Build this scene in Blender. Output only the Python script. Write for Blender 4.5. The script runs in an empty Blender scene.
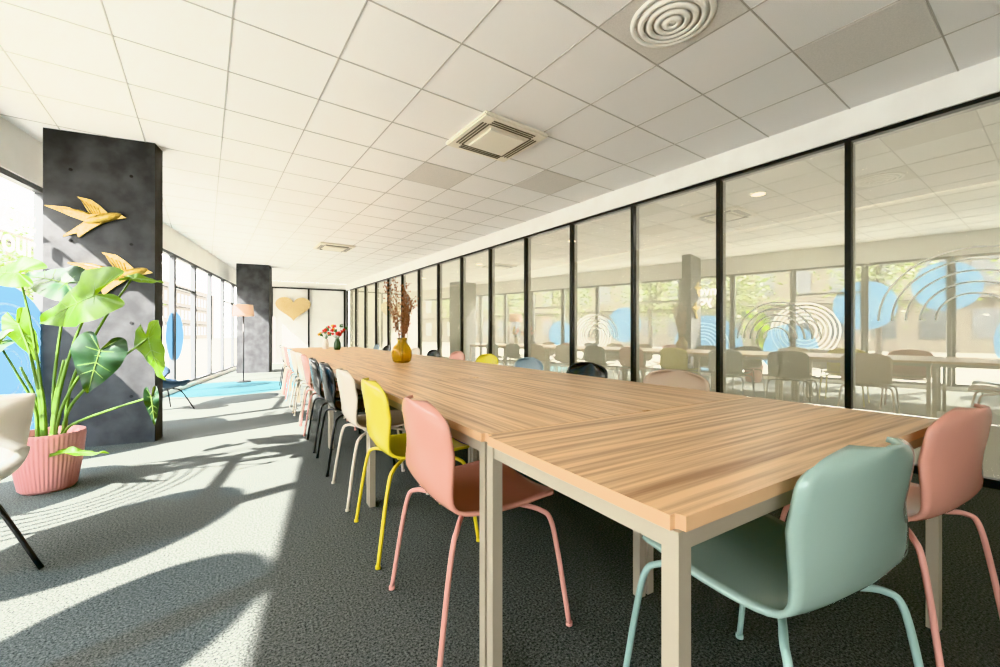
import bpy, bmesh, math, random
from mathutils import Vector, Matrix
random.seed(7)
S=bpy.context.scene
S.view_settings.view_transform='Khronos PBR Neutral'
S.view_settings.exposure=.6
H=2.9
# ------------------------------------------------------------------ helpers
def lin(c):
    return tuple(((v/255)/12.92 if v/255<=.04045 else ((v/255+.055)/1.055)**2.4) for v in c)
def mat(name,col,rough=.5,metal=0,**kw):
    m=bpy.data.materials.new(name); m.use_nodes=True
    b=m.node_tree.nodes['Principled BSDF']
    b.inputs['Base Color'].default_value=(*lin(col),1)
    b.inputs['Roughness'].default_value=rough
    b.inputs['Metallic'].default_value=metal
    for k,v in kw.items(): b.inputs[k].default_value=v
    return m
def N(m,t,**kw):
    n=m.node_tree.nodes.new(t)
    for k,v in kw.items(): setattr(n,k,v)
    return n
def L(m,a,b): m.node_tree.links.new(a,b)
def noisy(m,c1,c2,scale=8,stretch=(1,1,1),bump=0,detail=4,lo=.35,hi=.65,bscale=None):
    b=m.node_tree.nodes['Principled BSDF']
    tc=N(m,'ShaderNodeTexCoord'); mp=N(m,'ShaderNodeMapping'); mp.inputs['Scale'].default_value=stretch
    nz=N(m,'ShaderNodeTexNoise'); nz.inputs['Scale'].default_value=scale; nz.inputs['Detail'].default_value=detail
    cr=N(m,'ShaderNodeValToRGB')
    cr.color_ramp.elements[0].position=lo; cr.color_ramp.elements[1].position=hi
    cr.color_ramp.elements[0].color=(*lin(c1),1); cr.color_ramp.elements[1].color=(*lin(c2),1)
    L(m,tc.outputs['Object'],mp.inputs['Vector']); L(m,mp.outputs[0],nz.inputs['Vector'])
    L(m,nz.outputs[0],cr.inputs[0]); L(m,cr.outputs[0],b.inputs['Base Color'])
    if bump:
        bp=N(m,'ShaderNodeBump'); bp.inputs['Strength'].default_value=bump; bp.inputs['Distance'].default_value=.01
        L(m,nz.outputs[0],bp.inputs['Height']); L(m,bp.outputs[0],b.inputs['Normal'])
    return m,cr
def link(ob): S.collection.objects.link(ob); return ob
def empty(name,loc=(0,0,0),rot=0,scale=1):
    e=link(bpy.data.objects.new(name,None)); e.location=loc; e.rotation_euler=(0,0,rot); e.scale=(scale,)*3
    e.empty_display_size=.1
    return e
def obj(name,me,mats=None,parent=None,loc=(0,0,0),rot=(0,0,0)):
    if mats is not None:
        for m in (mats if isinstance(mats,(list,tuple)) else [mats]): me.materials.append(m)
    o=link(bpy.data.objects.new(name,me)); o.location=loc; o.rotation_euler=rot
    if parent: o.parent=parent
    return o
def mesh(bm,name,smooth=False):
    me=bpy.data.meshes.new(name); bmesh.ops.recalc_face_normals(bm,faces=bm.faces)
    bm.to_mesh(me); bm.free()
    if smooth:
        for p in me.polygons: p.use_smooth=True
    return me
def box(bm,c,s,rotz=0,mi=0):
    """box centred at c with size s"""
    M=Matrix.Translation(c)@Matrix.Rotation(rotz,4,'Z')@Matrix.Diagonal((*s,1))
    r=bmesh.ops.create_cube(bm,size=1,matrix=M)
    for v in r['verts']:
        for f in v.link_faces: f.material_index=mi
    return r
def cyl(bm,c,r1,r2,h,seg=24,mi=0):
    r=bmesh.ops.create_cone(bm,cap_ends=True,segments=seg,radius1=r1,radius2=r2,depth=h,matrix=Matrix.Translation(c))
    for v in r['verts']:
        for f in v.link_faces: f.material_index=mi
def cr_spline(pts,n=6):
    P=[Vector(p) for p in pts]; P=[2*P[0]-P[1]]+P+[2*P[-1]-P[-2]]; out=[]
    for i in range(1,len(P)-2):
        for k in range(n):
            t=k/n; a,b,c,d=P[i-1],P[i],P[i+1],P[i+2]
            out.append(.5*((2*b)+(c-a)*t+(2*a-5*b+4*c-d)*t*t+(-a+3*b-3*c+d)*t**3))
    out.append(P[-2]); return out
def tube(bm,pts,r,seg=8,smooth=5,r2=None,mi=0):
    P=cr_spline(pts,smooth) if smooth else [Vector(p) for p in pts]
    rings=[]; up=None
    for i,p in enumerate(P):
        t=(P[min(i+1,len(P)-1)]-P[max(i-1,0)]).normalized()
        if up is None: up=t.orthogonal().normalized()
        up=(up-t*up.dot(t)).normalized(); s=t.cross(up)
        rr=r if r2 is None else r+(r2-r)*i/(len(P)-1)
        rings.append([bm.verts.new(p+rr*(math.cos(2*math.pi*k/seg)*up+math.sin(2*math.pi*k/seg)*s)) for k in range(seg)])
    for a,b in zip(rings,rings[1:]):
        for k in range(seg):
            f=bm.faces.new((a[k],a[(k+1)%seg],b[(k+1)%seg],b[k])); f.smooth=True; f.material_index=mi
    for ring in (rings[0],rings[-1]):
        f=bm.faces.new(ring); f.material_index=mi
def lathe(bm,prof,seg=32,mod=None,mi=0,c=(0,0,0)):
    rings=[]
    for r,z in prof:
        rings.append([bm.verts.new((c[0]+(r*(mod(k,z) if mod else 1))*math.cos(2*math.pi*k/seg),c[1]+(r*(mod(k,z) if mod else 1))*math.sin(2*math.pi*k/seg),c[2]+z)) for k in range(seg)])
    for a,b in zip(rings,rings[1:]):
        for k in range(seg):
            f=bm.faces.new((a[k],a[(k+1)%seg],b[(k+1)%seg],b[k])); f.smooth=True; f.material_index=mi
    return rings
def poly(bm,pts,mi=0):
    f=bm.faces.new([bm.verts.new(p) for p in pts]); f.material_index=mi; return f
# ------------------------------------------------------------------ frames
uG=Vector((-.0760,.9971,0)); nG=Vector((.9971,.0760,0)); A=Vector((4.31,.625,0))
rG=math.atan2(uG.y,uG.x)             # rotation of local x onto uG
uW=Vector((math.sin(math.radians(9.2)),math.cos(math.radians(9.2)),0)); nW=Vector((uW.y,-uW.x,0)) # into the room
W0=Vector((-1.8,5.3,0)); rW=math.atan2(uW.y,uW.x)
def G(t,off=0,z=0): return A+uG*t-nG*off+Vector((0,0,z))     # off>0 into room
def W(s,off=0,z=0): return W0+uW*s+nW*off+Vector((0,0,z))
T0,T1=-5.568,15.67
S0,S1=-10.2,11.35
# ------------------------------------------------------------------ materials
M_white=mat('white_paint',(236,234,228),.7); noisy(M_white,(236,234,229),(243,242,238),3)
M_tile=mat('ceiling_tile',(232,230,224),.9); noisy(M_tile,(235,233,230),(245,243,241),220,bump=.08)
M_tiled=mat('ceiling_tile_grey',(170,166,156),.8); noisy(M_tiled,(212,208,202),(223,219,213),150)
M_grid=mat('ceiling_grid',(186,181,173),.6)
M_black=mat('black_metal',(20,20,21),.4)
M_dark=mat('anthracite_frame',(62,64,66),.45)
M_pillar=mat('black_concrete',(40,41,42),.75); noisy(M_pillar,(40,41,43),(62,63,65),5,bump=.3,detail=9)
M_leg=mat('champagne_metal',(168,158,140),.4,.2)
M_edge=mat('plywood_edge',(206,168,130),.5)
M_gold=mat('gold',(214,178,84),.33,.9); noisy(M_gold,(190,156,78),(228,200,124),40,bump=.2)
# carpet
M_carpet=mat('carpet',(60,66,66),1.0)
b=M_carpet.node_tree.nodes['Principled BSDF']; b.inputs['Specular IOR Level'].default_value=.1
tc=N(M_carpet,'ShaderNodeTexCoord')
nz=N(M_carpet,'ShaderNodeTexNoise'); nz.inputs['Scale'].default_value=120; nz.inputs['Detail'].default_value=6; nz.inputs['Roughness'].default_value=.85
def ramp(c):
    r=N(M_carpet,'ShaderNodeValToRGB'); e=r.color_ramp.elements
    e[0].position=.40; e[1].position=.66; e[0].color=(*lin(c[0]),1); e[1].color=(*lin(c[1]),1)
    L(M_carpet,nz.outputs[0],r.inputs[0]); return r
L(M_carpet,tc.outputs['Object'],nz.inputs['Vector'])
r1=ramp([(22,27,28),(124,127,122)]); r2=ramp([(36,70,78),(88,120,124)])
prev=r1.outputs[0]
for cx,cy,rad in [(-.33,9.5,1.15)]:
    vm=N(M_carpet,'ShaderNodeVectorMath',operation='DISTANCE'); vm.inputs[1].default_value=(cx,cy,0)
    L(M_carpet,tc.outputs['Object'],vm.inputs[0])
    lt=N(M_carpet,'ShaderNodeMath',operation='LESS_THAN'); lt.inputs[1].default_value=rad
    L(M_carpet,vm.outputs['Value'],lt.inputs[0])
    mx=N(M_carpet,'ShaderNodeMix',data_type='RGBA'); L(M_carpet,lt.outputs[0],mx.inputs[0])
    L(M_carpet,prev,mx.inputs[6]); L(M_carpet,r2.outputs[0],mx.inputs[7]); prev=mx.outputs[2]
L(M_carpet,prev,b.inputs['Base Color'])
bp=N(M_carpet,'ShaderNodeBump'); bp.inputs['Strength'].default_value=.5; bp.inputs['Distance'].default_value=.006
L(M_carpet,nz.outputs[0],bp.inputs['Height']); L(M_carpet,bp.outputs[0],b.inputs['Normal'])
# wood
def wood(name,st):
    m=mat(name,(205,165,120),.38)
    noisy(m,(146,104,68),(218,180,138),1.0,stretch=st,detail=7,lo=.3,hi=.62)
    return m
M_woodY=wood('oak_laminate',(52,1.3,1)); M_woodX=wood('oak_laminate_cross',(1.3,52,1))
# partition glass: lightly milky, partly see-through, clear reflection
M_gl=bpy.data.materials.new('partition_glass'); M_gl.use_nodes=True; nt=M_gl.node_tree; nt.nodes.clear()
o=N(M_gl,'ShaderNodeOutputMaterial'); d=N(M_gl,'ShaderNodeBsdfDiffuse'); g=N(M_gl,'ShaderNodeBsdfGlossy'); x=N(M_gl,'ShaderNodeMixShader')
t_=N(M_gl,'ShaderNodeBsdfTransparent'); t_.inputs[0].default_value=(.97,.97,.92,1); x0=N(M_gl,'ShaderNodeMixShader'); x0.inputs[0].default_value=.35
d.inputs['Color'].default_value=(*lin((216,213,196)),1); g.inputs['Roughness'].default_value=.01; g.inputs['Color'].default_value=(.96,.95,.90,1)
x.inputs[0].default_value=.40
L(M_gl,t_.outputs[0],x0.inputs[1]); L(M_gl,d.outputs[0],x0.inputs[2])
L(M_gl,x0.outputs[0],x.inputs[1]); L(M_gl,g.outputs[0],x.inputs[2]); L(M_gl,x.outputs[0],o.inputs[0])
def thin(name,col,tr,gloss=.06,refl=True,tl=.3):
    m=bpy.data.materials.new(name); m.use_nodes=True; m.node_tree.nodes.clear()
    o=N(m,'ShaderNodeOutputMaterial'); t=N(m,'ShaderNodeBsdfTransparent'); x=N(m,'ShaderNodeMixShader')
    if refl: q=N(m,'ShaderNodeBsdfGlossy'); q.inputs['Roughness'].default_value=0
    else:
        q0=N(m,'ShaderNodeBsdfDiffuse'); q1=N(m,'ShaderNodeBsdfTranslucent'); q=N(m,'ShaderNodeMixShader'); q.inputs[0].default_value=tl
        q0.inputs[0].default_value=(*lin(col),1); q1.inputs[0].default_value=(*lin(col),1)
        L(m,q0.outputs[0],q.inputs[1]); L(m,q1.outputs[0],q.inputs[2])
        t.inputs[0].default_value=(*lin(col),1)
    x.inputs[0].default_value=1-tr
    L(m,t.outputs[0],x.inputs[1]); L(m,q.outputs[0],x.inputs[2]); L(m,x.outputs[0],o.inputs[0]); return m
M_pane=thin('window_glass',(255,255,255),.93)
M_blue=thin('blue_film',(84,126,154),.2,refl=False)
M_wfilm=thin('white_film',(252,252,252),.05,refl=False)
M_letter=thin('white_letter_film',(254,254,254),.02,refl=False,tl=.75)
# ------------------------------------------------------------------ shell
corn=[W(S0),G(T0),G(T1),W(S1)]
bm=bmesh.new(); poly(bm,[(c.x,c.y,0) for c in corn]); obj('floor',mesh(bm,'floor'),M_carpet)
# ceiling with grey tiles + grid
C0=Vector((2.12,1.545,0))
def Cc(i,j,di=0,dj=0,z=H): return C0+nG*(.6*i+di)+uG*(.6*j+dj)+Vector((0,0,z))
bm=bmesh.new(); f=poly(bm,[(c.x,c.y,H) for c in corn]); ex=bmesh.ops.extrude_face_region(bm,geom=[f]); bmesh.ops.translate(bm,vec=(0,0,.15),verts=[v for v in ex['geom'] if isinstance(v,bmesh.types.BMVert)])
obj('ceiling',mesh(bm,'ceiling'),M_tile)
bm=bmesh.new()
for i,j in [(0,5),(2,4),(2,-1),(0,0)]:
    c=Cc(i,j,z=H-.002); box(bm,c,(.585,.585,.003),rG)
obj('ceiling_panel_grey',mesh(bm,'cpg'),M_tiled)
bm=bmesh.new()
for i in range(-9,5):
    c=Cc(i-.5,10); 
    box(bm,Cc(i-.5,9,z=H-.0015),(22,.009,.003),rG)
for j in range(-10,27):
    box(bm,Cc(-2.5,j-.5,z=H-.0015),(.009,7.8,.003),rG)
# clip grid at window wall and partition
bmesh.ops.bisect_plane(bm,geom=bm.verts[:]+bm.edges[:]+bm.faces[:],plane_co=W(0,.01),plane_no=-nW,clear_outer=True)
bmesh.ops.bisect_plane(bm,geom=bm.verts[:]+bm.edges[:]+bm.faces[:],plane_co=G(0,.01),plane_no=nG,clear_outer=True)
obj('trim_ceiling_grid',mesh(bm,'grid'),M_grid)
# partition wall
bm=bmesh.new()
c=[G(T0,-.05,.05),G(T1,-.05,.05),G(T1,-.05,2.66),G(T0,-.05,2.66)]; poly(bm,c)
obj('partition_glazing',mesh(bm,'pg'),M_gl)
# meeting room behind the glass
DB=3.0
bm=bmesh.new(); poly(bm,[G(T0,-.09,-.002),G(T0,-DB,-.002),G(T1,-DB,-.002),G(T1,-.09,-.002)]); obj('floor_meeting_room',mesh(bm,'fm'),mat('light_floor',(190,186,174),.8))
bm=bmesh.new(); box(bm,G((T0+T1)/2,-(DB+.09)/2,H-.08),(T1-T0,DB-.12,.06),rG); obj('ceiling_meeting_room',mesh(bm,'cm'),M_tile)
bm=bmesh.new(); box(bm,G((T0+T1)/2,-DB-.05,H/2),(T1-T0,.1,H),rG); obj('wall_meeting_room_back',mesh(bm,'wm'),mat('cream_wall',(214,210,194),.8))
for nm,tt in (('wall_meeting_room_near',T0),('wall_meeting_room_far',T1)):
    bm=bmesh.new(); box(bm,G(tt,-(DB+.1)/2,H/2),(.08,DB-.1,H),rG); obj(nm,mesh(bm,nm),bpy.data.materials['cream_wall'])
M_glow=mat('downlight_glow',(255,240,214),.5); M_glow.node_tree.nodes['Principled BSDF'].inputs['Emission Color'].default_value=(1,.82,.58,1); M_glow.node_tree.nodes['Principled BSDF'].inputs['Emission Strength'].default_value=12
for i in range(7):
    e=empty('recessed_downlight',G(-4.4+3.2*i,-1.25,H-.115))
    bm=bmesh.new(); lathe(bm,[(.10,.003),(.10,-.008),(.075,-.008),(.075,.003)],28); obj('ring',mesh(bm,'rg'),M_white,e)
    bm=bmesh.new(); cyl(bm,(0,0,-.001),.074,.074,.004); obj('lens',mesh(bm,'ln'),M_glow,e)
    l=bpy.data.lights.new('lamp','AREA'); l.shape='DISK'; l.size=.14; l.energy=22; l.color=(1,.96,.88)
    lo=link(bpy.data.objects.new('lamp',l)); lo.parent=e; lo.location=(0,0,-.012)
bm=bmesh.new()
n0=-6
for n in range(n0,15):
    t=.804+1.062*n
    box(bm,G(t,-.02,1.345),(.042,.06,2.63),rG)
box(bm,G((T0+T1)/2,-.02,2.655),(T1-T0,.062,.03),rG)
box(bm,G((T0+T1)/2,-.02,.03),(T1-T0,.062,.06),rG)
obj('trim_partition_frame',mesh(bm,'pf'),M_black)
bm=bmesh.new(); box(bm,G((T0+T1)/2,-.05,(2.67+H)/2),(T1-T0,.16,H-2.67),rG)
obj('wall_right',mesh(bm,'wr'),M_white)
# end wall and back wall
def wallseg(name,p,q,z0,z1,th,m):
    bm=bmesh.new(); d=q-p; c=(p+q)/2; box(bm,(c.x,c.y,(z0+z1)/2),(d.length,th,z1-z0),math.atan2(d.y,d.x)); return obj(name,mesh(bm,name),m)
wallseg('wall_far',W(S1)+Vector((0,.08,0)),G(T1)+Vector((0,.08,0)),0,H,.14,M_white)
wallseg('wall_back',W(S0)-Vector((0,.08,0)),G(T0)-Vector((0,.08,0)),0,H,.14,M_white)
# frames on end wall (sliding white panels in black frame)
p=W(S1,.6); q=G(T1,.05); dd=(q-p); rr=math.atan2(dd.y,dd.x); ud=dd.normalized(); nn=Vector((ud.y,-ud.x,0))
bm=bmesh.new()
for f in (0.02,.49,.985):
    box(bm,p+dd*f+nn*.03+Vector((0,0,1.33)),(.06,.06,2.66),rr)
box(bm,p+dd*.5+nn*.03+Vector((0,0,2.66)),(dd.length,.06,.05),rr)
obj('trim_far_panel_frame',mesh(bm,'tf'),M_black)
# heart
bm=bmesh.new(); hp=[]
for k in range(48):
    a=2*math.pi*k/48; hp.append((16*math.sin(a)**3/17*.60,0,(13*math.cos(a)-5*math.cos(2*a)-2*math.cos(3*a)-math.cos(4*a))/17*.50))
f=poly(bm,hp); ex=bmesh.ops.extrude_face_region(bm,geom=[f]); bmesh.ops.translate(bm,vec=(0,-.03,0),verts=[v for v in ex['geom'] if isinstance(v,bmesh.types.BMVert)])
M_heart=mat('straw',(214,190,140),.8); noisy(M_heart,(174,146,98),(218,198,158),60,bump=.3)
obj('heart_wall_art',mesh(bm,'heart'),M_heart,loc=p+dd*.29+nn*.04+Vector((0,0,1.98)),rot=(0,0,rr))
# window wall
bm=bmesh.new(); box(bm,W((S0+S1)/2,-.06,(2.48+H)/2),(S1-S0+.3,.12,H-2.48),rW)
obj('wall_left',mesh(bm,'wl'),M_white)
bm=bmesh.new(); box(bm,W((S0+S1)/2,-.05,.035),(S1-S0,.12,.07),rW); obj('baseboard_left',mesh(bm,'bl'),M_white)
k=0; s=S0; sp=1.197
while s<S1-.01:
    k+=1; par=empty('window_%d'%k)
    bm=bmesh.new()
    box(bm,W(s+.03,-.06,1.275),(.05,.08,2.41),rW); box(bm,W(s+sp-.03,-.06,1.275),(.05,.08,2.41),rW)
    box(bm,W(s+sp/2,-.06,2.455),(sp-.06,.08,.05),rW); box(bm,W(s+sp/2,-.06,.095),(sp-.06,.08,.05),rW)
    if k%3==1: box(bm,W(s+sp/2,-.06,1.9),(sp-.06,.06,.04),rW)
    obj('frame',mesh(bm,'wf'),M_dark,par)
    bm=bmesh.new(); c=[W(s+.05,-.06,.12),W(s+sp-.05,-.06,.12),W(s+sp-.05,-.06,2.43),W(s+.05,-.06,2.43)]; poly(bm,c); obj('pane',mesh(bm,'wp'),M_pane,par)
    s+=sp
# window films
def film(name,items,m,off=-.05):
    bm=bmesh.new()
    for s,z,r0,r1 in items:
        n=48
        for i in range(n):
            a,b2=2*math.pi*i/n,2*math.pi*(i+1)/n
            if r0<=0: poly(bm,[W(s,off,z),W(s+r1*math.cos(a),off,z+r1*math.sin(a)),W(s+r1*math.cos(b2),off,z+r1*math.sin(b2))])
            else: poly(bm,[W(s+r*math.cos(t),off,z+r*math.sin(t)) for r,t in ((r0,a),(r1,a),(r1,b2),(r0,b2))])
    bmesh.ops.remove_doubles(bm,verts=bm.verts,dist=1e-5)
    # clip to opening
    for co,no in ((W(0,0,2.42),(0,0,1)),(W(0,0,.12),(0,0,-1))):
        bmesh.ops.bisect_plane(bm,geom=bm.verts[:]+bm.edges[:]+bm.faces[:],plane_co=co,plane_no=no,clear_outer=True)
    return obj(name,mesh(bm,name),m)
def sY(Y): return (Y-5.3)/uW.y
film('window_film_blue',[(sY(2.33),1.62,0,.5),(sY(1.2),1.93,0,.46),(sY(5.25),.70,0,.80),(sY(7.4),1.3,0,.5),(sY(-.2),.9,0,.85),(sY(-2.4),.9,0,.8),(sY(9.5),1.0,0,.45),(sY(3.6),.7,0,.55)],M_blue)
film('window_film_rings',[(sY(yy),zz,r,r+.022) for yy,zz in ((3.3,1.1),(-1.3,1.3),(8.4,1.0),(5.35,.70)) for r in (.2,.28,.36,.44,.52,.6)],M_wfilm,-.045)
tw=empty('window_lettering')
for txt,z in (('invent',2.02),('your',1.78)):
    cu=bpy.data.curves.new('txt','FONT'); cu.body=txt; cu.size=.3; cu.align_x='RIGHT'; cu.extrude=.0; cu.offset=.006
    t=link(bpy.data.objects.new('letters',cu)); t.data.materials.append(M_letter); t.parent=tw
    t.matrix_world=Matrix.Translation(W(sY(5.70),-.03,z))@Matrix((( uW.x,0,nW.x,0),(uW.y,0,nW.y,0),(0,1,0,0),(0,0,0,1)))
# arches on partition
bm=bmesh.new()
for tc_,zc,rs in ((.12,1.15,(.18,.26,.34,.42,.5)),(-.55,1.0,(.2,.28,.36,.44,.52)),(1.35,1.0,(.1,.16,.22,.28,.34)),(3.5,1.0,(.12,.18,.24,.3))):
    for r in rs:
        n=28
        for i in range(n):
            a,b2=math.pi*i/n,math.pi*(i+1)/n
            poly(bm,[G(tc_+q*math.cos(t),-.035,zc+q*math.sin(t)) for q,t in ((r,a),(r+.010,a),(r+.010,b2),(r,b2))])
obj('partition_arch_decal',mesh(bm,'arch'),mat('cream_film',(246,242,232),.6))
# pillars
def pillar(name,pr,w,dep):
    bm=bmesh.new(); c=pr-nW*(w/2)+uW*(dep/2); box(bm,(c.x,c.y,H/2),(dep,w,H),rW)
    return obj(name,mesh(bm,name),M_pillar)
p1=Vector((-.79,5.16,0)); pillar('wall_pillar',p1,.81,.2)
pillar('wall_pillar',Vector((.44,12.75,0)),.76,.6)
bm=bmesh.new()
for i in (0.18,.62):
    for z in (.45,1.15,1.9,2.55):
        c=p1-nW*i-uW*.002+Vector((0,0,z)); bmesh.ops.create_cone(bm,cap_ends=True,segments=12,radius1=.014,radius2=.014,depth=.004,matrix=Matrix.Translation(c)@Matrix.Rotation(rW,4,'Z')@Matrix.Rotation(math.pi/2,4,'Y'))
obj('trim_pillar_plugs',mesh(bm,'pp'),mat('plug',(18,18,18),.8))
# birds: local x along nW (right), y up
def bird(name,c,sc,flip=1):
    out=[(1.0,.12),(.86,.2),(.72,.17),(.55,.2),(.35,.42),(.12,.6),(-.22,.66),(-.05,.5),(.1,.3),(.18,.12),(-.1,.2),(-.45,.3),(-1.0,.3),(-.7,.18),(-.35,.02),(-.02,-.1),(-.2,-.28),(-.55,-.62),(-.22,-.48),(-.18,-.62),(.08,-.36),(.35,-.14),(.6,0),(.8,.06)]
    bm=bmesh.new(); f=poly(bm,[(x*flip*sc,0,y*sc) for x,y in out])
    ex=bmesh.ops.extrude_face_region(bm,geom=[f]); bmesh.ops.translate(bm,vec=(0,-.02,0),verts=[v for v in ex['geom'] if isinstance(v,bmesh.types.BMVert)])
    r=bmesh.ops.create_uvsphere(bm,u_segments=16,v_segments=10,radius=1,matrix=Matrix.Translation((.42*sc*flip,-.02,.04*sc))@Matrix.Rotation(-.35*flip,4,'Y')@Matrix.Diagonal((.5*sc,.04,.14*sc,1)))
    for k in range(5):  # feather ridges
        tube(bm,[((.1-.05*k)*sc*flip,-.022,(.14+.02*k)*sc),((-.3-.12*k)*sc*flip,-.026,(.2+.02*k)*sc)],.006*sc/.3,6,0)
        tube(bm,[((.35-.06*k)*sc*flip,-.022,(.16)*sc),((.3-.1*k)*sc*flip,-.026,(.36+.05*k)*sc)],.006*sc/.3,6,0)
    bmesh.ops.triangulate(bm,faces=[f for f in bm.faces if len(f.verts)>4])
    return obj(name,mesh(bm,name),M_gold,loc=c,rot=(0,0,math.atan2(nW.y,nW.x)))
bird('swallow_wall_sculpture',p1-nW*.50-uW*.012+Vector((0,0,2.11)),.29)
bird('swallow_wall_sculpture',p1-nW*.32-uW*.012+Vector((0,0,1.60)),.31)
# ------------------------------------------------------------------ ceiling devices
d_=empty('round_air_diffuser',C0+Vector((0,0,H-.004)))
bm=bmesh.new()
for r0,z0 in ((.235,0),(.19,-.008),(.145,-.012),(.10,-.016),(.055,-.02)):
    lathe(bm,[(r0,z0),(r0-.005,z0-.010),(r0-.030,z0-.012),(r0-.034,z0-.004),(r0-.02,z0)],48)
cyl(bm,(0,0,-.02),.022,.022,.012); cyl(bm,(0,0,-.001),.235,.235,.006,48)
obj('louvre_rings',mesh(bm,'dif',True),mat('diffuser_white',(246,243,235),.5),d_)
def cassette(c):
    e=empty('ceiling_cassette_vent',c,rG)
    m1=mat('cassette_cream',(236,230,214),.5); m2=mat('cassette_slot',(96,90,78),.6)
    bm=bmesh.new(); box(bm,(0,0,-.02),(.70,.70,.04)); box(bm,(0,0,-.05),(.40,.40,.025))
    bmesh.ops.bevel(bm,geom=bm.edges[:],offset=.012,segments=2,affect='EDGES')
    obj('panel',mesh(bm,'cp'),m1,e)
    bm=bmesh.new()
    for sx,sy in ((1,0),(-1,0),(0,1),(0,-1)):
        for o in (.235,.265,.295):
            box(bm,(sx*o,sy*o,-.042),(.012 if sx else .46,.46 if sx else .012,.006))
    obj('slots',mesh(bm,'cs'),m2,e)
cassette(Cc(0,3)); cassette(Cc(0,13))
# ------------------------------------------------------------------ tables
def table(name,x0,x1,y0,y1,across):
    e=empty(name,((x0+x1)/2,(y0+y1)/2,0)); hx=(x1-x0)/2-.002; hy=(y1-y0)/2-.002
    bm=bmesh.new(); box(bm,(0,0,.727),(2*hx,2*hy,.026))
    vert=[ed for ed in bm.edges if abs(ed.verts[0].co.z-ed.verts[1].co.z)>.01]
    bmesh.ops.bevel(bm,geom=vert,offset=.018,segments=5,affect='EDGES')
    bm.normal_update()
    for f in bm.faces: f.material_index=0 if abs(f.normal.z)>.5 else 1
    obj('top',mesh(bm,'top'),[M_woodX if across else M_woodY,M_edge],e)
    bm=bmesh.new()
    for sx in (-1,1):
        for sy in (-1,1): box(bm,(sx*(hx-.022),sy*(hy-.022),.357),(.034,.034,.714))
    box(bm,(0,hy-.022,.695),(2*hx-.08,.024,.036)); box(bm,(0,-hy+.022,.695),(2*hx-.08,.024,.036))
    box(bm,(hx-.022,0,.695),(.024,2*hy-.08,.036)); box(bm,(-hx+.022,0,.695),(.024,2*hy-.08,.036))
    obj('frame',mesh(bm,'tfm'),M_leg,e)
XL,XR=.61,2.11; XM=(XL+XR)/2
table('conference_table',XL,XR,.43,1.10,True)
for n in range(6):
    y=1.10+1.47*n
    table('conference_table',XL,XM,y,y+1.47,False); table('conference_table',XM,XR,y,y+1.47,False)
# ------------------------------------------------------------------ chairs
def interp(T,V,t):
    for i in range(len(T)-1):
        if t<=T[i+1]: 
            f=(t-T[i])/(T[i+1]-T[i]); return V[i]*(1-f)+V[i+1]*f
    return V[-1]
def shell_mesh(prof,wid,backc=.05,seatc=.02,rnd=.16,nu=44,nv=16,th=.012,pw=3.2):
    P=cr_spline([(a,0,b) for a,b in prof],8); Wd=[v.x for v in cr_spline([(w,0,0) for w in wid],8)]
    ln=[0]
    for a,b in zip(P,P[1:]): ln.append(ln[-1]+(b-a).length)
    ln=[l/ln[-1] for l in ln]
    bm=bmesh.new(); rows=[]
    for i in range(nu+1):
        t=.5-.5*math.cos(math.pi*i/nu); t=t*.7+.3*(i/nu)
        px=interp(ln,[p.x for p in P],t); pz=interp(ln,[p.z for p in P],t); w=interp(ln,Wd,t)
        e=min(t,1-t)/rnd
        if e<1: w*=max(.35,(1-(1-e)**pw)**(1/pw))
        isb=max(0,min(1,(pz-.46)/.2)); row=[]
        for j in range(nv+1):
            v=-1+2*j/nv
            row.append(bm.verts.new((px+isb*backc*abs(v)**2.2,v*w,pz+(1-isb)*seatc*abs(v)**2.5)))
        rows.append(row)
    for a,b in zip(rows,rows[1:]):
        for j in range(nv): bm.faces.new((a[j],a[j+1],b[j+1],b[j]))
    bmesh.ops.recalc_face_normals(bm,faces=bm.faces)
    bmesh.ops.solidify(bm,geom=bm.faces[:],thickness=th)
    return mesh(bm,'shell',True)
prof=[(-.270,.82),(-.254,.72),(-.236,.62),(-.222,.545),(-.202,.485),(-.155,.448),(-.06,.436),(.06,.438),(.16,.448),(.225,.444),(.255,.425)]
wid=[.226,.236,.238,.236,.234,.234,.236,.238,.236,.23,.22]
def legs_mesh():
    bm=bmesh.new()
    for sx in (-1,1):
        for sy in (-1,1):
            tube(bm,[(sx*.07,sy*.06,.415),(sx*.13,sy*.15,.415),(sx*.165,sy*.205,.41),(sx*.19,sy*.232,.38),(sx*.215,sy*.245,.25),(sx*.25,sy*.262,.006)],.0088,10,6)
            cyl(bm,(sx*.25,sy*.262,.006),.012,.012,.012,12)
    tube(bm,[(-.09,-.06,.415),(-.09,.06,.415)],.009,8,0); tube(bm,[(.09,-.06,.415),(.09,.06,.415)],.009,8,0)
    box(bm,(0,0,.42),(.22,.16,.008))
    return mesh(bm,'legs')
cols={'sage':((144,164,154),(142,168,160)),'pink':((208,152,136),(208,152,140)),'yellow':((218,202,70),(212,192,58)),
      'cream':((212,200,184),(204,192,176)),'black':((24,24,25),(20,20,21)),'beige':((200,174,150),(188,164,142)),'blue':((134,152,160),(124,144,152))}
base_shell=shell_mesh(prof,wid,rnd=.10,pw=2.5); base_legs=legs_mesh(); cm={}
for k_,(c1,c2) in cols.items():
    a=base_shell.copy(); a.materials.append(mat('plastic_'+k_,c1,.18)); b2=base_legs.copy(); b2.materials.append(mat('leg_'+k_,c2,.4)); cm[k_]=(a,b2)
def chair(x,y,rot,c):
    e=empty('conference_chair',(x,y,0),rot); obj('shell',cm[c][0],None,e); obj('legs',cm[c][1],None,e)
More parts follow.
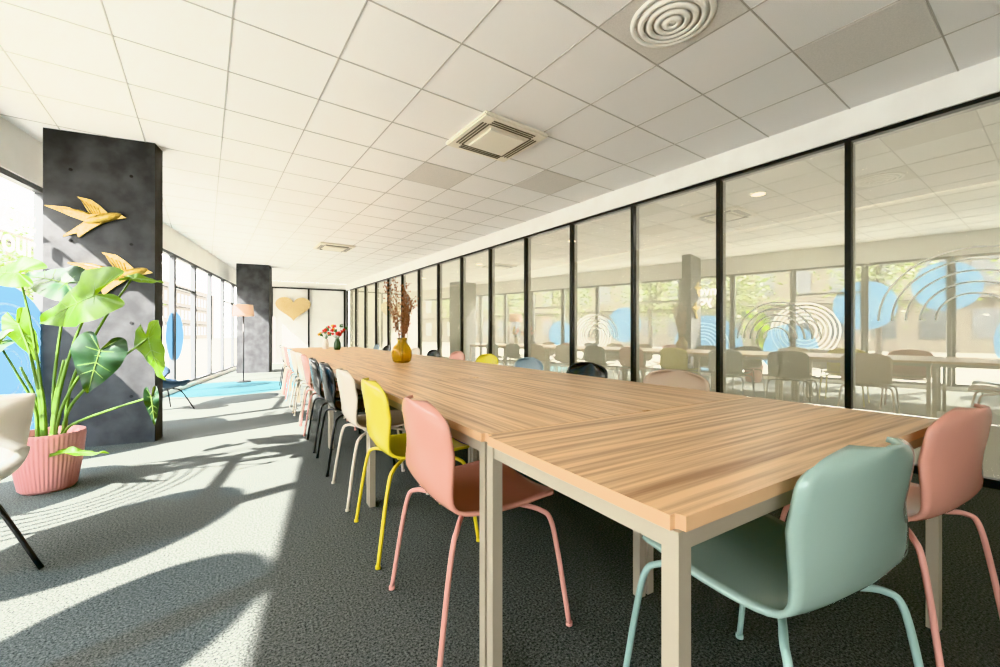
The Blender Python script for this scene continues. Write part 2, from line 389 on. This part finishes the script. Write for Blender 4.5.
for i,c in enumerate(['pink','yellow','cream','black','black','pink','cream','cream','blue','pink','cream','black']):
    chair(.745+random.uniform(-.01,.01),1.41+.70*i,random.uniform(-.04,.04),c)
for i,c in enumerate(['beige','black','blue','yellow','pink','black','cream','beige','black','blue']):
    chair(2.06,1.64+.79*i,math.pi+random.uniform(-.04,.04),c)
chair(1.16,.565,math.pi/2-.10,'sage'); chair(1.98,.575,math.pi/2-.08,'pink')
# lounge chairs near window
lp=[(-.30,.76),(-.29,.66),(-.27,.55),(-.245,.46),(-.2,.40),(-.12,.37),(0,.36),(.12,.37),(.22,.375),(.28,.36)]
lw=[.27,.30,.32,.33,.335,.335,.33,.32,.31,.29]
ls=shell_mesh(lp,lw,.2,.10,.2,th=.035)
bm=bmesh.new()
for sx in (-1,1):
    for sy in (-1,1): tube(bm,[(sx*.08,sy*.08,.35),(sx*.16,sy*.16,.3),(sx*.28,sy*.28,.006)],.010,8,4)
ll=mesh(bm,'ll')
def lounge(x,y,rot,m,sc=1):
    e=empty('lounge_chair',(x,y,0),rot,sc); me=ls.copy(); me.materials.append(m); obj('shell',me,None,e); l2=ll.copy(); l2.materials.append(M_black); obj('legs',l2,None,e)
M_cream=mat('cream_fabric',(220,212,202),.8); M_navy=mat('navy_fabric',(54,76,96),.7)
lounge(-1.165,2.76,math.radians(205),M_cream)
lounge(-1.0,7.15,math.radians(40),M_navy,.85)
lounge(-2.0,.2,math.radians(20),M_navy,.9)
# ------------------------------------------------------------------ floor lamps
def lamp(x,y,z):
    e=empty('floor_lamp',(x,y,0)); bm=bmesh.new(); cyl(bm,(0,0,.012),.14,.14,.024,28); tube(bm,[(0,0,.02),(0,0,z)],.011,8,0); obj('stand',mesh(bm,'st'),M_black,e)
    bm=bmesh.new(); lathe(bm,[(.20,z-.12),(.18,z+.12),(.177,z+.12),(.197,z-.12),(.20,z-.12)],36); 
    for a in (0,2.1,4.2): tube(bm,[(0,0,z-.01),(.18*math.cos(a),.18*math.sin(a),z+.0)],.004,6,0)
    ms=mat('peach_shade',(226,194,170),.8); ms.node_tree.nodes['Principled BSDF'].inputs['Emission Color'].default_value=(*lin((255,190,150)),1); ms.node_tree.nodes['Principled BSDF'].inputs['Emission Strength'].default_value=.15
    obj('shade',mesh(bm,'sh'),ms,e)
lamp(-.12,10.5,1.55)
# ------------------------------------------------------------------ vase with dried branches
e=empty('amber_vase_with_dried_branches',(1.385,4.30,.741))
M_amber=mat('amber_glass',(226,190,50),.04,**{'Transmission Weight':.8,'IOR':1.45})
bm=bmesh.new()
lathe(bm,[(.005,.0),(.07,.0),(.095,.02),(.108,.07),(.105,.13),(.085,.175),(.055,.2),(.045,.225),(.06,.26),(.052,.262),(.038,.225),(.048,.2),(.078,.172),(.097,.13),(.1,.07),(.088,.025),(.06,.01),(.005,.01)],40,mod=lambda k,z:1+.03*math.cos(k*math.pi/2.5))
obj('vase',mesh(bm,'vs',True),M_amber,e)
bm=bmesh.new(); bl=bmesh.new()
def blob(bm,p,r,s=(1,1,1)):
    bmesh.ops.create_icosphere(bm,subdivisions=1,radius=r,matrix=Matrix.Translation(p)@Matrix.Rotation(random.random()*3,4,'X')@Matrix.Diagonal((*s,1)))
for k in range(20):
    a=random.random()*6.28; sp_=random.uniform(.03,.18); h=random.uniform(.6,.9)
    pts=[(.01*math.cos(a),.01*math.sin(a),.02),(.03*math.cos(a),.03*math.sin(a),.25),(sp_*.6*math.cos(a),sp_*.6*math.sin(a),h*.65),(sp_*math.cos(a+.3),sp_*math.sin(a+.3),h)]
    tube(bm,pts,.003,5,4,.0015)
    P=cr_spline(pts,10)
    for q in P[13:]:
        for _ in range(2):
            off=Vector((random.uniform(-.03,.03),random.uniform(-.03,.03),random.uniform(-.01,.03))); tube(bm,[q,q+off],.001,4,0); blob(bl,q+off,random.uniform(.005,.009),(1,1,1.6))
obj('branches',mesh(bm,'br'),mat('dried_stem',(122,86,60),.8),e); obj('buds',mesh(bl,'bu'),mat('dried_buds',(152,106,78),.8),e)
# flowers vases
def flower_vase(name,x,y,mv,cols_):
    e=empty(name,(x,y,.741)); bm=bmesh.new(); lathe(bm,[(.004,0),(.05,0),(.065,.05),(.06,.13),(.04,.18),(.045,.2),(.038,.2),(.034,.18),(.05,.12),(.05,.03),(.004,.01)],24); obj('vase',mesh(bm,'fv',True),mv,e)
    bm=bmesh.new(); bs=[bmesh.new() for _ in cols_]
    for k in range(14):
        a=random.random()*6.28; sp_=random.uniform(.05,.17); h=random.uniform(.28,.46); p=Vector((sp_*math.cos(a),sp_*math.sin(a),h))
        tube(bm,[(0,0,.03),(.02*math.cos(a),.02*math.sin(a),.2),p],.003,5,4)
        for _ in range(7): blob(bs[k%len(bs)],p+Vector([random.uniform(-.022,.022) for _ in range(3)]),.02,(1,1,.6))
    obj('stems',mesh(bm,'fs'),mat('stem_green',(60,100,50),.6),e)
    for b_,c in zip(bs,cols_): obj('blooms',mesh(b_,'fb'),mat('petal',c,.6),e)
flower_vase('red_flower_vase',1.42,8.3,mat('dark_vase',(60,84,60),.2),[(200,40,36),(214,60,50),(70,110,60)])
flower_vase('flower_vase',1.3,8.9,mat('white_vase',(230,228,220),.3),[(220,60,50),(236,190,60),(90,130,70)])
# ------------------------------------------------------------------ potted plant
PX,PY=-1.17,3.98; Rv=Vector((.8549,-.5188,0)); Fv=Vector((.5188,.8549,0))
e=empty('potted_elephant_ear_plant',(PX,PY,0))
bm=bmesh.new()
lathe(bm,[(.005,0),(.125,0),(.14,.02),(.168,.2),(.182,.36),(.182,.385),(.172,.385),(.168,.33),(.005,.33)],240,mod=lambda k,z:1+(.012*math.cos(k*math.pi/2.5) if .01<z<.37 else 0))
obj('ribbed_pot',mesh(bm,'pot',True),mat('pink_ceramic',(202,144,140),.5),e)
bm=bmesh.new(); cyl(bm,(0,0,.335),.165,.165,.01); obj('soil',mesh(bm,'soil'),mat('soil',(50,38,28),1),e)
def leafmat(name,c1,c2,tr):
    m=mat(name,c1,.45); nt=m.node_tree; b=nt.nodes['Principled BSDF']; noisy(m,c1,c2,9,detail=3)
    t=N(m,'ShaderNodeBsdfTranslucent'); t.inputs[0].default_value=(*lin((140,168,30)),1); x=N(m,'ShaderNodeMixShader'); x.inputs[0].default_value=tr
    L(m,b.outputs[0],x.inputs[1]); L(m,t.outputs[0],x.inputs[2]); L(m,x.outputs[0],nt.nodes['Material Output'].inputs[0]); return m
ML1=leafmat('leaf_bright',(66,102,22),(104,138,36),.4); ML2=leafmat('leaf_dark',(14,44,24),(26,64,34),.06)
M_vein=mat('leaf_vein',(120,146,70),.5); M_stem=mat('petiole',(92,120,44),.45)
outl=[(0,0),(-.12,.05),(-.30,.12),(-.36,.22),(-.30,.33),(-.12,.40),(.08,.41),(.28,.36),(.5,.27),(.7,.17),(.88,.07),(1,0)]
mid=[0,0,0,0,.02,.06,.14,.28,.46,.66,.86,1]
def leaf(base,tipdir,normal,ln,m,wsc=1.0,droop=.25):
    base=Vector(base); x=Vector(tipdir).normalized(); n=Vector(normal); n=(n-x*n.dot(x)).normalized(); y=n.cross(x)
    bm=bmesh.new(); E=cr_spline([(a,b_,0) for a,b_ in outl],3); Md=[v.x for v in cr_spline([(a,0,0) for a in mid],3)]
    for sg in (1,-1):
        rows=[]
        for i,(q,mx_) in enumerate(zip(E,Md)):
            row=[]
            for j in range(6):
                f=j/5; px=mx_*(1-f)+q.x*f; py=q.y*f*wsc
                z=.22*py-.55*py*py-droop*px*px*.9+.018*math.sin(i*1.1)*f+(.05*f*math.sin(i*.45))
                row.append(bm.verts.new(base+ln*(x*px+y*py*sg+n*z)))
            rows.append(row)
        for a,b_ in zip(rows,rows[1:]):
            for j in range(5):
                try: bm.faces.new((a[j],a[j+1],b_[j+1],b_[j]))
                except: pass
    bmesh.ops.remove_doubles(bm,verts=bm.verts,dist=.0008)
    obj('leaf',mesh(bm,'leaf',True),m,e)
    bm=bmesh.new()
    tube(bm,[base+ln*(x*t+n*(-droop*t*t*.9+.004)) for t in (0,.3,.6,.95)],.004,6,4,.0015)
    for sg in (1,-1):
        for mx_,ex_,ey in ((0,-.28,.2),(.02,-.05,.36),(.12,.2,.34),(.28,.42,.26),(.45,.6,.18)):
            pts=[]
            for f in (.0,.33,.66,.95):
                px=mx_*(1-f)+ex_*f; py=ey*f*wsc; pts.append(base+ln*(x*px+y*py*sg+n*(.22*py-.55*py*py-droop*px*px*.9+.003)))
            tube(bm,pts,.002,5,3,.001)
    obj('veins',mesh(bm,'vein'),M_vein,e)
def stem(pts,r=.011):
    bm=bmesh.new(); tube(bm,pts,r,8,6,r*.55); obj('petiole',mesh(bm,'pet'),M_stem,e)
Z=Vector((0,0,1))
def pl(dr,z,df=0): return Rv*dr+Fv*df+Z*z
specs=[ # base(dr,z,df), tip(dr,z,df), normal, len, mat, w, droop
 ((.42,1.30,-.1),(-1,-.34,.1),(.05,.34,-.94),.52,ML1,.9,.15),
 ((.43,.94,-.08),(-.25,-1,-.1),(.5,.2,-1),.30,ML2,1.15,.15),
 ((.68,1.02,0),(.2,-1,0),(-.4,.2,-1),.30,ML1,1.15,.2),
 ((.02,1.40,.1),(-1,.3,0),(0,.6,-.8),.40,ML2,.9,.3),
 ((-.20,1.46,.0),(-1,.05,0),(0,.5,-.8),.34,ML1,.9,.3),
 ((-.32,1.12,.1),(.4,-1,0),(.1,.3,-1),.30,ML1,.7,.2),
 ((.46,1.44,.12),(1,-.05,0),(0,.8,-.6),.22,ML1,.5,.15),
 ((.70,.62,0),(.1,-1,0),(.6,0,-1),.20,ML2,.5,.1),
 ((.22,.27,-.1),(1,.05,0),(0,1,-.4),.28,ML1,.3,.1),
 ((-.15,.98,-.15),(-.8,-.7,0),(-.1,.5,-.8),.26,ML2,.9,.3),
]
for (b_,t_,n_,ln_,m_,w_,dr_) in specs:
    B=pl(b_[0],b_[1],b_[2]); T=pl(t_[0],t_[1],t_[2]); Nn=pl(*(n_[0],n_[1],n_[2]))
    leaf(B,T,Nn,ln_,m_,w_,dr_)
    a0=pl(max(-.08,min(.08,b_[0]*.15)),.32,b_[2]*.3)
    stem([a0,a0+Z*max(.05,(b_[1]-.3)*.35)+Rv*b_[0]*.12,pl(b_[0]*.62,.32+(b_[1]-.32)*.72,b_[2]*.7),B])
for k in range(6):
    a=random.uniform(-.1,.1); stem([pl(a*.5,.32),pl(a,.6),pl(a*2.2,.9+random.uniform(-.1,.25))],.014)
# ------------------------------------------------------------------ outside
bm=bmesh.new(); c=W(30,-25,-.12); box(bm,c,(190,49.4,.1),rW); obj('street_ground',mesh(bm,'gr'),noisy(mat('paving',(150,148,140),.9),(120,118,110),(148,146,138),2)[0])
bm=bmesh.new(); box(bm,W(38,-27,5),(150,6,10.2),rW,0)
for i in range(-16,53):
    for zf in (1.6,4.6,7.6):
        box(bm,W(i*2.1,-23.97,zf),(1.1,.1,1.7),rW,1)
for zf in (3.1,6.1,9.1): box(bm,W(38,-23.6,zf),(146,.8,.12),rW,2)
obj('street_building',mesh(bm,'bd'),[mat('render_facade',(78,73,66),.9),mat('facade_window',(28,35,42),.2),mat('facade_ledge',(60,57,53),.8)])
M_tl=leafmat('tree_leaf',(36,50,24),(68,76,38),.1); M_bark=mat('bark',(46,39,34),.9)
for s_,off,hh in ((-8,-7,5.5),(-3.5,-9,6),(1.0,-8,5.2),(4,-7,5.4),(8.5,-7.5,5.8),(13,-8,6),(19,-9,6.4),(26,-9,7)):
    e=empty('street_tree',W(s_,off,-.07)); bm=bmesh.new(); tube(bm,[(0,0,0),(.05,0,hh*.4),(0,.05,hh*.8)],.11,8,4,.04)
    for k in range(9):
        a=random.random()*6.28; z0=hh*random.uniform(.35,.7); tube(bm,[(0,0,z0),(.6*math.cos(a),.6*math.sin(a),z0+.6),(1.2*math.cos(a),1.2*math.sin(a),z0+1)],.035,6,3,.01)
    obj('trunk',mesh(bm,'tk'),M_bark,e)
    bm=bmesh.new()
    for k in range(1800):
        v=Vector((random.gauss(0,.75),random.gauss(0,.75),hh*.58+random.gauss(0,.8))); q=Matrix.Rotation(random.random()*6,3,'Z')@Matrix.Rotation(random.random()*6,3,'X'); s2=.08
        poly(bm,[v+q@Vector(w) for w in ((-s2,0,0),(0,-s2*.6,0),(s2,0,0),(0,s2*.6,0))])
    obj('foliage',mesh(bm,'fo'),M_tl,e)
# ------------------------------------------------------------------ light
w=bpy.data.worlds.new('World'); S.world=w; w.use_nodes=True
bg=w.node_tree.nodes['Background']; bg.inputs[0].default_value=(1,.985,.97,1); bg.inputs[1].default_value=18.0
sd=Vector((.95,.31,-.875)); sl=bpy.data.lights.new('sun','SUN'); sl.energy=38; sl.angle=math.radians(.8); sl.color=(1,.955,.89)
so=link(bpy.data.objects.new('sun',sl)); so.rotation_euler=sd.to_track_quat('-Z','Y').to_euler(); so.location=(-10,-5,12)
# ------------------------------------------------------------------ camera
cd=bpy.data.cameras.new('cam'); cd.sensor_width=36; cd.lens=412/1000*36; cd.clip_start=.02
co=link(bpy.data.objects.new('camera',cd)); co.location=(0,0,1.05); co.rotation_euler=(math.pi/2,0,-math.radians(31.25))
S.camera=co
